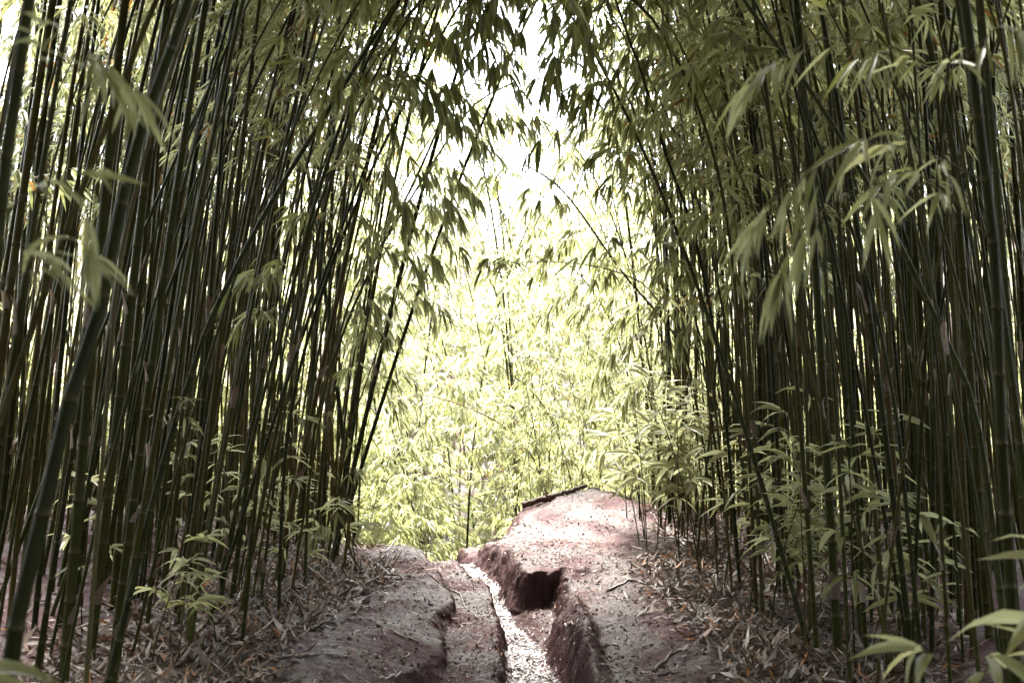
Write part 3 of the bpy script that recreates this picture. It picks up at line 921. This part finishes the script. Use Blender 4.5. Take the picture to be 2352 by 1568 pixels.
tag(link('shade_canopy', me), 'unseen leaf roof and outer leaf curtain added to shade the path and stands', 'shade_leaves', kind='stuff')

# ------------------------------------------------------------------ young leafy shoots
def young_proto(seed, H, n_whorl, size, th=.3):
    rng = np.random.default_rng(seed)
    pts = spine(rng, H, .05, th, 1.5, .03, 20)
    acc = Leaves()
    s = np.linspace(0, 1, len(pts))
    for k in range(n_whorl):
        f = .3 + .7 * (k + 1) / n_whorl
        p = np.array([np.interp(f, s, pts[:, i]) for i in range(3)])
        az = k * 2.4 + rng.normal(0, .4)
        d = np.array([math.cos(az), math.sin(az), rng.uniform(.3, .9)])
        L = rng.uniform(.06, .2)
        e = p + unit(d) * L
        if k < n_whorl - 1:
            acc.twig([p, (p + e) / 2 + [0, 0, .01], e], .002, .001)
        else:
            e = p
        fan(acc, rng, e, d, int(rng.integers(3, 6)), spread=1.2, grav=.15, size=size, tone=.75, wide=1.3)
    v, q, t, a = culm_arrays(pts, .0055 * (1 - .6 * s), 7, .11)
    stem = mesh_from('stem', v, [q, t], [M_CULM], attr={'node': a})
    V, T, Q, mt, mq, A = acc.arrays(True, 4)
    return stem, mesh_from('foliage', V, [T, Q], [M_LEAF, M_TWIG], [mt, mq], {'rnd': A})


YOUNG = [young_proto(500 + k, H, n, s) for k, (H, n, s) in enumerate([(.85, 6, 1.2), (1.15, 8, 1.25), (.6, 5, 1.15), (1.45, 10, 1.25), (1.0, 9, 1.35)])]


def young(x, y, k, az, sc, label, group, tilt=.1):
    root = bpy.data.objects.new('young_bamboo', None); COL.objects.link(root)
    root.location = (x, y, g1(x, y) - .02); root.rotation_euler = (0, tilt, az); root.scale = (sc,) * 3; root.empty_display_size = .1
    link('stem', YOUNG[k][0], root); link('foliage', YOUNG[k][1], root)
    return tag(root, label, 'young bamboo', group)


def ground_at(px, py):
    d = ray(px, py)
    t = 2.0
    while t < 40:
        p = np.array([0, 0, CAM_H]) + d * t
        if p[2] <= g1(p[0], p[1]):
            return p
        t += .03
    return p


YG = 'young leafy bamboo shoots'
ry = np.random.default_rng(61)
for px, py, k, sc, label in [
    (1480, 1235, 4, 1.0, 'dense leafy shoot overhanging the pink slope at its right end'),
    (1510, 1245, 3, .9, 'taller leafy shoot standing just behind the one that overhangs the pink slope'),
    (1440, 1190, 4, .95, 'leafy shoot spreading toward the end of the brown log'),
    (1560, 1290, 1, 1.0, 'leafy shoot with hanging leaves beside the litter at the right path edge'),
    (1610, 1330, 3, 1.0, 'leafy shoot rooted in the pale litter on the right bank'),
    (1660, 1370, 1, 1.0, 'bright leafy shoot before the slender culms right of the path'),
    (1720, 1420, 3, .95, 'tall shoot with bright fingered leaves in front of the right stand'),
    (1770, 1440, 0, 1.0, 'short shoot low among the right front culms'),
    (1850, 1500, 1, .95, 'shoot with spread star-like leaves on the right litter'),
    (1965, 1540, 1, 1.0, 'shoot with two long drooping leaves before the dark right culms'),
    (2080, 1560, 4, .9, 'low leafy shoot at the bottom edge below the right stand'),
    (820, 1320, 2, .9, 'small shoot with drooping leaves at the foot of the crooked young culm'),
    (840, 1250, 1, .9, 'leafy shoot on the crest of the left mound'),
    (470, 1350, 3, .85, 'slim shoot with curled leaves among the left culms'),
    (410, 1530, 4, .62, 'bushy low shoot on the litter at the lower left'),
    (500, 1500, 2, .7, 'little shoot with two pale leaves beside the lower left bush'),
    (345, 1540, 2, .9, 'small leafy shoot at the bottom edge left of the bushy low one'),
]:
    p = ground_at(px, py)
    young(p[0], p[1], k, ry.uniform(0, 6.28), sc * 1.15, label, YG)
for x, y, k, sc, label in [
    (-1.15, 2.1, 4, .92, 'blurred near shoot with drooping leaves in the bottom left corner'),
    (1.22, 2.45, 1, .95, 'blurred near shoot with large leaves at the bottom right border'),
    (1.0, 2.55, 0, .92, 'blurred low shoot poking up at the bottom edge on the right'),
]:
    young(x, y, k, ry.uniform(0, 6.28), sc, label, YG)
for kk in range(16):
    y = ry.uniform(8.9, 11.0); x = ry.uniform(1.12, 1.75)
    young(x, y, int([1, 4, 3][kk % 3]), ry.uniform(0, 6.28), ry.uniform(.8, 1.2), 'leafy shoot in the bright tangle spilling over the end of the pink slope', 'leafy tangle at the right end of the pink slope')
for kk in range(26):
    side = -1 if kk % 3 == 0 else 1
    y = ry.uniform(6, 10.5); x = (xbl(y) - ry.uniform(.0, 1.2)) if side < 0 else (xbr(y) + ry.uniform(0, .8))
    nm = 'left' if side < 0 else 'right'
    young(x, y, int(ry.integers(5)), ry.uniform(0, 6.28), ry.uniform(.7, 1.1), f'leafy young shoot half hidden between culms of the {nm} stand', f'half hidden young shoots of the {nm} stand')

# ------------------------------------------------------------------ litter, chips
def scatter(name, n, xf, yr, L, W, mat, seed, label, cat, lift=(.004, .03), tilt=.25, tone=None, curl=.6):
    r = np.random.default_rng(seed)
    y = r.uniform(*yr, n); x = xf(r, y)
    z = gz(x, y)
    a = r.uniform(0, 2 * PI, n)
    acc = Leaves()
    LL = r.uniform(*L, n) * np.where(r.random(n) < .06, 1.8, 1); WW = r.uniform(*W, n); dz = r.normal(0, tilt, n); li = r.uniform(*lift, n); bb = r.normal(0, curl, n)
    ro = r.normal(0, .35, n)
    to = r.random(n) if tone is None else np.clip(r.normal(tone[0], tone[1], n), 0, .999)
    e = 0.05
    gxx = (gz(x + e, y, False) - gz(x - e, y, False)) / (2 * e); gyy = (gz(x, y + e, False) - gz(x, y - e, False)) / (2 * e)
    slope = np.clip(gxx * np.cos(a) + gyy * np.sin(a), -1, 1)
    for i in range(n):
        acc.add(np.array([x[i], y[i], z[i] + li[i]]), np.array([math.cos(a[i]), math.sin(a[i]), slope[i] + abs(dz[i])]), LL[i], WW[i], bb[i] + abs(dz[i]), to[i], ro[i])
    V, T, Q, mt, mq, A = acc.arrays(False)
    return tag(link(name, mesh_from(name, V, [T, Q], [mat], [mt, mq], {'rnd': A})), label, cat, kind='stuff')


def side_x(r, y):
    s = np.where(r.random(len(y)) < .5, -1, 1)
    inner = np.where(s < 0, -xbl(y), xbr(y)) - .42 + .5 * sm(8, 9.6, y) + r.normal(0, .14, len(y))
    return s * (inner + np.abs(r.normal(0, 1, len(y))) * (.3 + .06 * y * y / 6))


scatter('leaf_litter', 42000, side_x, (4.4, 13.0), (.05, .15), (.011, .024), M_DRY, 41, 'dry fallen bamboo leaves carpeting the ground under the culms', 'leaf litter')
scatter('sheath_litter', 1500, side_x, (4, 12.5), (.10, .22), (.03, .055), M_DRY, 42, 'broad dry culm sheaths lying among the fallen leaves', 'leaf litter', tone=(.55, .22))
scatter('path_litter', 9000, lambda r, y: r.normal(.1, .75, len(y)), (4.6, 11.3), (.012, .05), (.004, .009), M_DRY, 43, 'small pale chips and leaf scraps strewn over the path', 'leaf litter', lift=(.002, .01), tone=(.5, .28))

scatter('trench_litter', 15000, lambda r, y: np.interp(y, TY, T0) + (np.interp(y, TY, T1) - np.interp(y, TY, T0)) * r.uniform(.02, 1.0, len(y)), (4.8, 10.4), (.012, .045), (.005, .012), M_CHIP, 44, 'pale flattened leaf chips lining the floor of the trench', 'leaf litter', lift=(.001, .006), tilt=.08, tone=(.82, .12), curl=.3)
scatter('mud_litter', 3600, lambda r, y: r.normal(-.15, .85, len(y)), (4.6, 9.5), (.02, .08), (.004, .010), M_DRY, 45, 'scattered narrow leaf scraps trodden into the mud', 'leaf litter', lift=(.001, .008), tilt=.1, tone=(.5, .28), curl=.3)

# small clods of earth broken from the banks
rk = np.random.default_rng(46)
nc = 9000
cyy = 4.8 + 5.6 * rk.random(nc) ** 1.15; cxx = rk.normal(.05, .75, nc)
sz = .0035 + .010 * rk.random(nc) ** 4
czz = gz(cxx, cyy) + sz * .25
octa = np.array([[1, 0, 0], [0, 1, 0], [-1, 0, 0], [0, -1, 0], [0, 0, .8], [0, 0, -.8]], float)
otri = np.array([[0, 1, 4], [1, 2, 4], [2, 3, 4], [3, 0, 4], [1, 0, 5], [2, 1, 5], [3, 2, 5], [0, 3, 5]])
jit = octa[None] * rk.uniform(.55, 1.45, (nc, 6, 1)) + rk.normal(0, .2, (nc, 6, 3))
CV = np.stack([cxx, cyy, czz], 1)[:, None, :] + jit * sz[:, None, None]
CT = (np.arange(nc) * 6)[:, None, None] + otri[None]
tag(link('soil_crumbs', mesh_from('soil_crumbs', CV.reshape(-1, 3), [CT.reshape(-1, 3)], [M_SOIL], smooth=False)), 'crumbs and small clods of red soil strewn over the path', 'soil crumbs', kind='stuff')

# ------------------------------------------------------------------ log, sticks and fallen canes
def lie(pxs, r, lift=0.0, taper=.6, n=9, m=24, wob=.004, seed=0, name='stick', mat=None, label=None, cat='stick', group=None, stiff=False):
    rng = np.random.default_rng(seed)
    P = np.array([ground_at(*p) if len(p) == 2 else at(*p) for p in pxs])
    pts = resample(P, m) if len(P) > 1 else P
    g = gz(pts[:, 0], pts[:, 1])
    span = np.linspace(0, 1, m)
    # a stiff stick: rests on the high spots
    ln = g[0] + (g[-1] - g[0]) * span
    z = ln + max(0.0, float(np.percentile(g - ln, 75))) if stiff else g
    z = z + r * .8 + lift
    pts[:, 2] = z
    pts += rng.normal(0, wob, (m, 3)) * np.sin(span * PI)[:, None]
    rad = r * (1 - (1 - taper) * span) * (1 + rng.normal(0, .06, m))
    c = pts[0].copy()
    v, q, t = tube(pts - c, rad, n)
    o = link(name, mesh_from(name, v, [q, t], [mat or M_STICK], attr={'node': np.zeros(len(v))}))
    o.location = c
    tag(o, label, cat, group)
    return o


lg = lie([(1200, 1166, 10.75), (1250, 1156, 10.8), (1300, 1140, 10.85), (1348, 1116, 10.9)], .036, lift=.004, stiff=True, taper=.62, m=30, n=12, seed=1, name='log', mat=M_BARK, wob=.011,
         label='brown weathered log lying on the crest of the pink slope', cat='log')
sv, sq, st = tube(np.array([[.30, -.02, .05], [.27, -.05, .09], [.22, -.07, .14]]), [.016, .014, .008], 7)
link('stub', mesh_from('stub', sv, [sq, st], [M_BARK], attr={'node': np.zeros(len(sv))}), lg)
S = [
    ([(1230, 1158, 11.1), (1330, 1150, 11.1), (1420, 1142, 11.1)], .012, 'fallen_cane', M_BARK, 'thin brown cane lying behind the log on the crest'),
    ([(1350, 1140, 11.0), (1400, 1148, 11.0), (1450, 1150, 10.95)], .014, 'fallen_cane', M_BARK, 'short brown cane at the upper end of the log'),
    ([(1020, 1338), (1052, 1365), (1068, 1392), (1098, 1425)], .0075, 'twig', M_STICK, 'crooked pale twig lying along the left shelf of the trench'),
    ([(1060, 1436), (1120, 1430)], .006, 'twig', M_STICK, 'short straight twig at the lip of the trench below the crooked one'),
    ([(1395, 1362), (1430, 1344), (1465, 1338), (1490, 1345)], .011, 'root', M_DARKSTICK, 'dark root arching out of the right bank'),
    ([(1402, 1368), (1430, 1382)], .006, 'twig', M_STICK, 'small bent twig under the arching root'),
    ([(210, 1372), (300, 1400), (390, 1432)], .022, 'fallen_cane', M_BARK, 'reddish fallen cane lying between the culms at the lower left'),
    ([(1942, 1568), (1975, 1525), (2012, 1478)], .018, 'fallen_cane', M_DARKSTICK, 'smooth dark cut cane slanting up at the bottom right'),
    ([(1660, 1482), (1685, 1512), (1715, 1545)], .012, 'fallen_cane', M_STICK, 'pale split cane at the right edge of the path'),
    ([(1668, 1478), (1695, 1508), (1722, 1538)], .008, 'fallen_cane', M_STICK, 'thinner pale splinter lying beside the pale split cane'),
    ([(650, 1512), (720, 1505), (800, 1508)], .008, 'fallen_cane', M_STICK, 'pale thin cane along the front of the left litter'),
    ([(690, 1465), (735, 1430), (760, 1405)], .010, 'fallen_cane', M_STICK, 'pale cane pointing up toward the mound in the left litter'),
    ([(840, 1310), (790, 1330), (740, 1315)], .010, 'fallen_cane', M_STICK, 'pale cane lying at the foot of the crooked young culm'),
    ([(760, 1350), (800, 1370), (832, 1395)], .012, 'fallen_cane', M_DARKSTICK, 'dark curved stick on the mud beside the left litter'),
    ([(620, 1455), (680, 1425), (735, 1380)], .007, 'twig', M_DARKSTICK, 'thin dark twig slanting over the left litter'),
    ([(1500, 1545), (1540, 1505), (1580, 1495)], .009, 'root', M_DARKSTICK, 'dark bent root at the bottom edge right of the trench'),
    ([(1510, 1552), (1560, 1548)], .008, 'root', M_DARKSTICK, 'short dark root end under the bent root'),
    ([(1360, 1460), (1400, 1482), (1420, 1490)], .009, 'twig', M_STICK, 'pale flat twig in the sheen right of the trench'),
    ([(1298, 1445), (1318, 1438)], .012, 'twig', M_STICK, 'pale stub on top of the block beside the trench'),
    ([(870, 1560), (930, 1556)], .007, 'twig', M_STICK, 'small pale twig on the mud at the bottom edge'),
    ([(1120, 1420), (1160, 1405)], .006, 'twig', M_DARKSTICK, 'short dark twig lying in the pale trench floor'),
    ([(520, 1320), (590, 1290), (640, 1270)], .012, 'fallen_cane', M_DARKSTICK, 'dark cane propped low among the left culms'),
    ([(1575, 1330), (1620, 1345), (1660, 1372)], .010, 'fallen_cane', M_STICK, 'pale cane on the litter at the foot of the right leafy shoots'),
    ([(1750, 1470), (1830, 1462), (1900, 1470)], .014, 'fallen_cane', M_BARK, 'brown cane lying level under the right stand'),
    ([(1850, 1400), (1930, 1395), (2010, 1408)], .014, 'fallen_cane', M_BARK, 'brown cane lying deeper under the right stand'),
]
for k, (pp, r, nm, mat, lab) in enumerate(S):
    lie(pp, r, name=nm, mat=mat, label=lab, cat=nm.replace('_', ' ').replace('fallen cane', 'cane'), seed=10 + k, group='sticks and canes on the ground', n=7, m=14, wob=.005)
rk = np.random.default_rng(80)
for k in range(30):
    y = rk.uniform(5.2, 9.3); x = rk.normal(.1, .8)
    if np.interp(y, TY, T0) - .08 < x < np.interp(y, TY, T1) + .15 or abs(x) > 1.4:
        continue
    L = rk.uniform(.06, .2); a = rk.uniform(0, PI); m = 8; f = np.linspace(0, 1, m)
    xy = np.array([x, y]) + L * f[:, None] * np.array([math.cos(a), math.sin(a)]) + .25 * L * (np.sin(f * 3.1) * rk.uniform(-1, 1))[:, None] * np.array([-math.sin(a), math.cos(a)])
    g = gz(xy[:, 0], xy[:, 1]); r = rk.uniform(.0022, .0055)
    pts = np.column_stack([xy, np.maximum(g, np.interp(f, [0, 1], [g[0], g[-1]])) + r * .8]); c = pts[0].copy()
    v, q, t = tube(pts - c, np.linspace(r, r * .6, m), 6)
    dark = k % 3 == 0
    o = link('twig', mesh_from('twig', v, [q, t], [M_DARKSTICK if dark else M_STICK], attr={'node': np.zeros(len(v))})); o.location = c
    sd = 'left of' if x < 0 else 'right of'
    tag(o, f"little {'dark' if dark else 'pale'} twig lying loose on the mud {sd} the gully", 'twig', f"little {'dark' if dark else 'pale'} twigs {sd} the gully")
rk = np.random.default_rng(8)
for k in range(70):
    side = -1 if k % 2 else 1
    y = rk.uniform(5, 10); x = (xbl(y) + rk.uniform(-.9, .35)) if side < 0 else (xbr(y) + rk.uniform(-.35, .9))
    L = rk.uniform(.15, .5); a = rk.uniform(0, PI)
    nm = 'left' if side < 0 else 'right'
    p0 = np.array([x, y]); p1 = p0 + L * np.array([math.cos(a), math.sin(a)])
    m = 8; f = np.linspace(0, 1, m); xy = p0 + (p1 - p0) * f[:, None]
    g = gz(xy[:, 0], xy[:, 1]); r = rk.uniform(.004, .010)
    z = np.maximum(np.interp(f, [0, 1], [g[0], g[-1]]), g) + r + .012
    z = z + f * rk.uniform(0, .06)
    pts = np.column_stack([xy, z]); c = pts[0].copy()
    v, q, t = tube(pts - c, np.full(m, r), 6)
    o = link('stick', mesh_from('stick', v, [q, t], [M_STICK], attr={'node': np.zeros(len(v))})); o.location = c
    tag(o, f'short pale broken stick among the leaf litter of the {nm} bank', 'stick', f'broken sticks in the {nm} litter')

# ------------------------------------------------------------------ light, sky, camera
EL = math.radians(62); AZ = math.radians(-14)         # azimuth from +Y toward +X
sun_dir = Vector((math.sin(AZ) * math.cos(EL), math.cos(AZ) * math.cos(EL), math.sin(EL)))
w = bpy.data.worlds.new('World'); SC.world = w; w.use_nodes = True
nt = w.node_tree; bg = nt.nodes['Background']
sky = nt.nodes.new('ShaderNodeTexSky'); sky.sky_type = 'NISHITA'; sky.sun_disc = False
sky.sun_elevation = EL; sky.sun_rotation = AZ; sky.dust_density = 2.5; sky.ozone_density = 1.0
hs = nt.nodes.new('ShaderNodeHueSaturation'); hs.inputs['Saturation'].default_value = .55
nt.links.new(sky.outputs[0], hs.inputs['Color']); nt.links.new(hs.outputs[0], bg.inputs[0]); bg.inputs[1].default_value = .062
ld = bpy.data.lights.new('sun', 'SUN'); ld.energy = 1.5; ld.angle = math.radians(14); ld.color = (1, .95, .86)
lo = bpy.data.objects.new('sun', ld); COL.objects.link(lo); lo.rotation_euler = sun_dir.to_track_quat('Z', 'Y').to_euler()

cd = bpy.data.cameras.new('camera'); cam = bpy.data.objects.new('camera', cd); COL.objects.link(cam)
cd.sensor_width = 36; cd.lens = 36 * FPX / 2352; cd.clip_end = 600; cd.clip_start = .05
cam.location = (0, 0, CAM_H); cam.rotation_euler = (PI / 2 + PITCH, 0, 0)
cd.dof.use_dof = True; cd.dof.focus_distance = 8.0; cd.dof.aperture_fstop = 2.8
SC.camera = cam
vs = SC.view_settings
vs.view_transform = 'Standard'; vs.look = 'None'; vs.exposure = 5.3; vs.gamma = 1
cy = SC.cycles
cy.max_bounces = 9; cy.diffuse_bounces = 6; cy.glossy_bounces = 2; cy.transmission_bounces = 7; cy.transparent_max_bounces = 4
cy.use_denoising = True
cy.use_adaptive_sampling = False
try:
    cy.denoiser = 'OPENIMAGEDENOISE'
except Exception:
    pass
cy.sample_clamp_indirect = 8
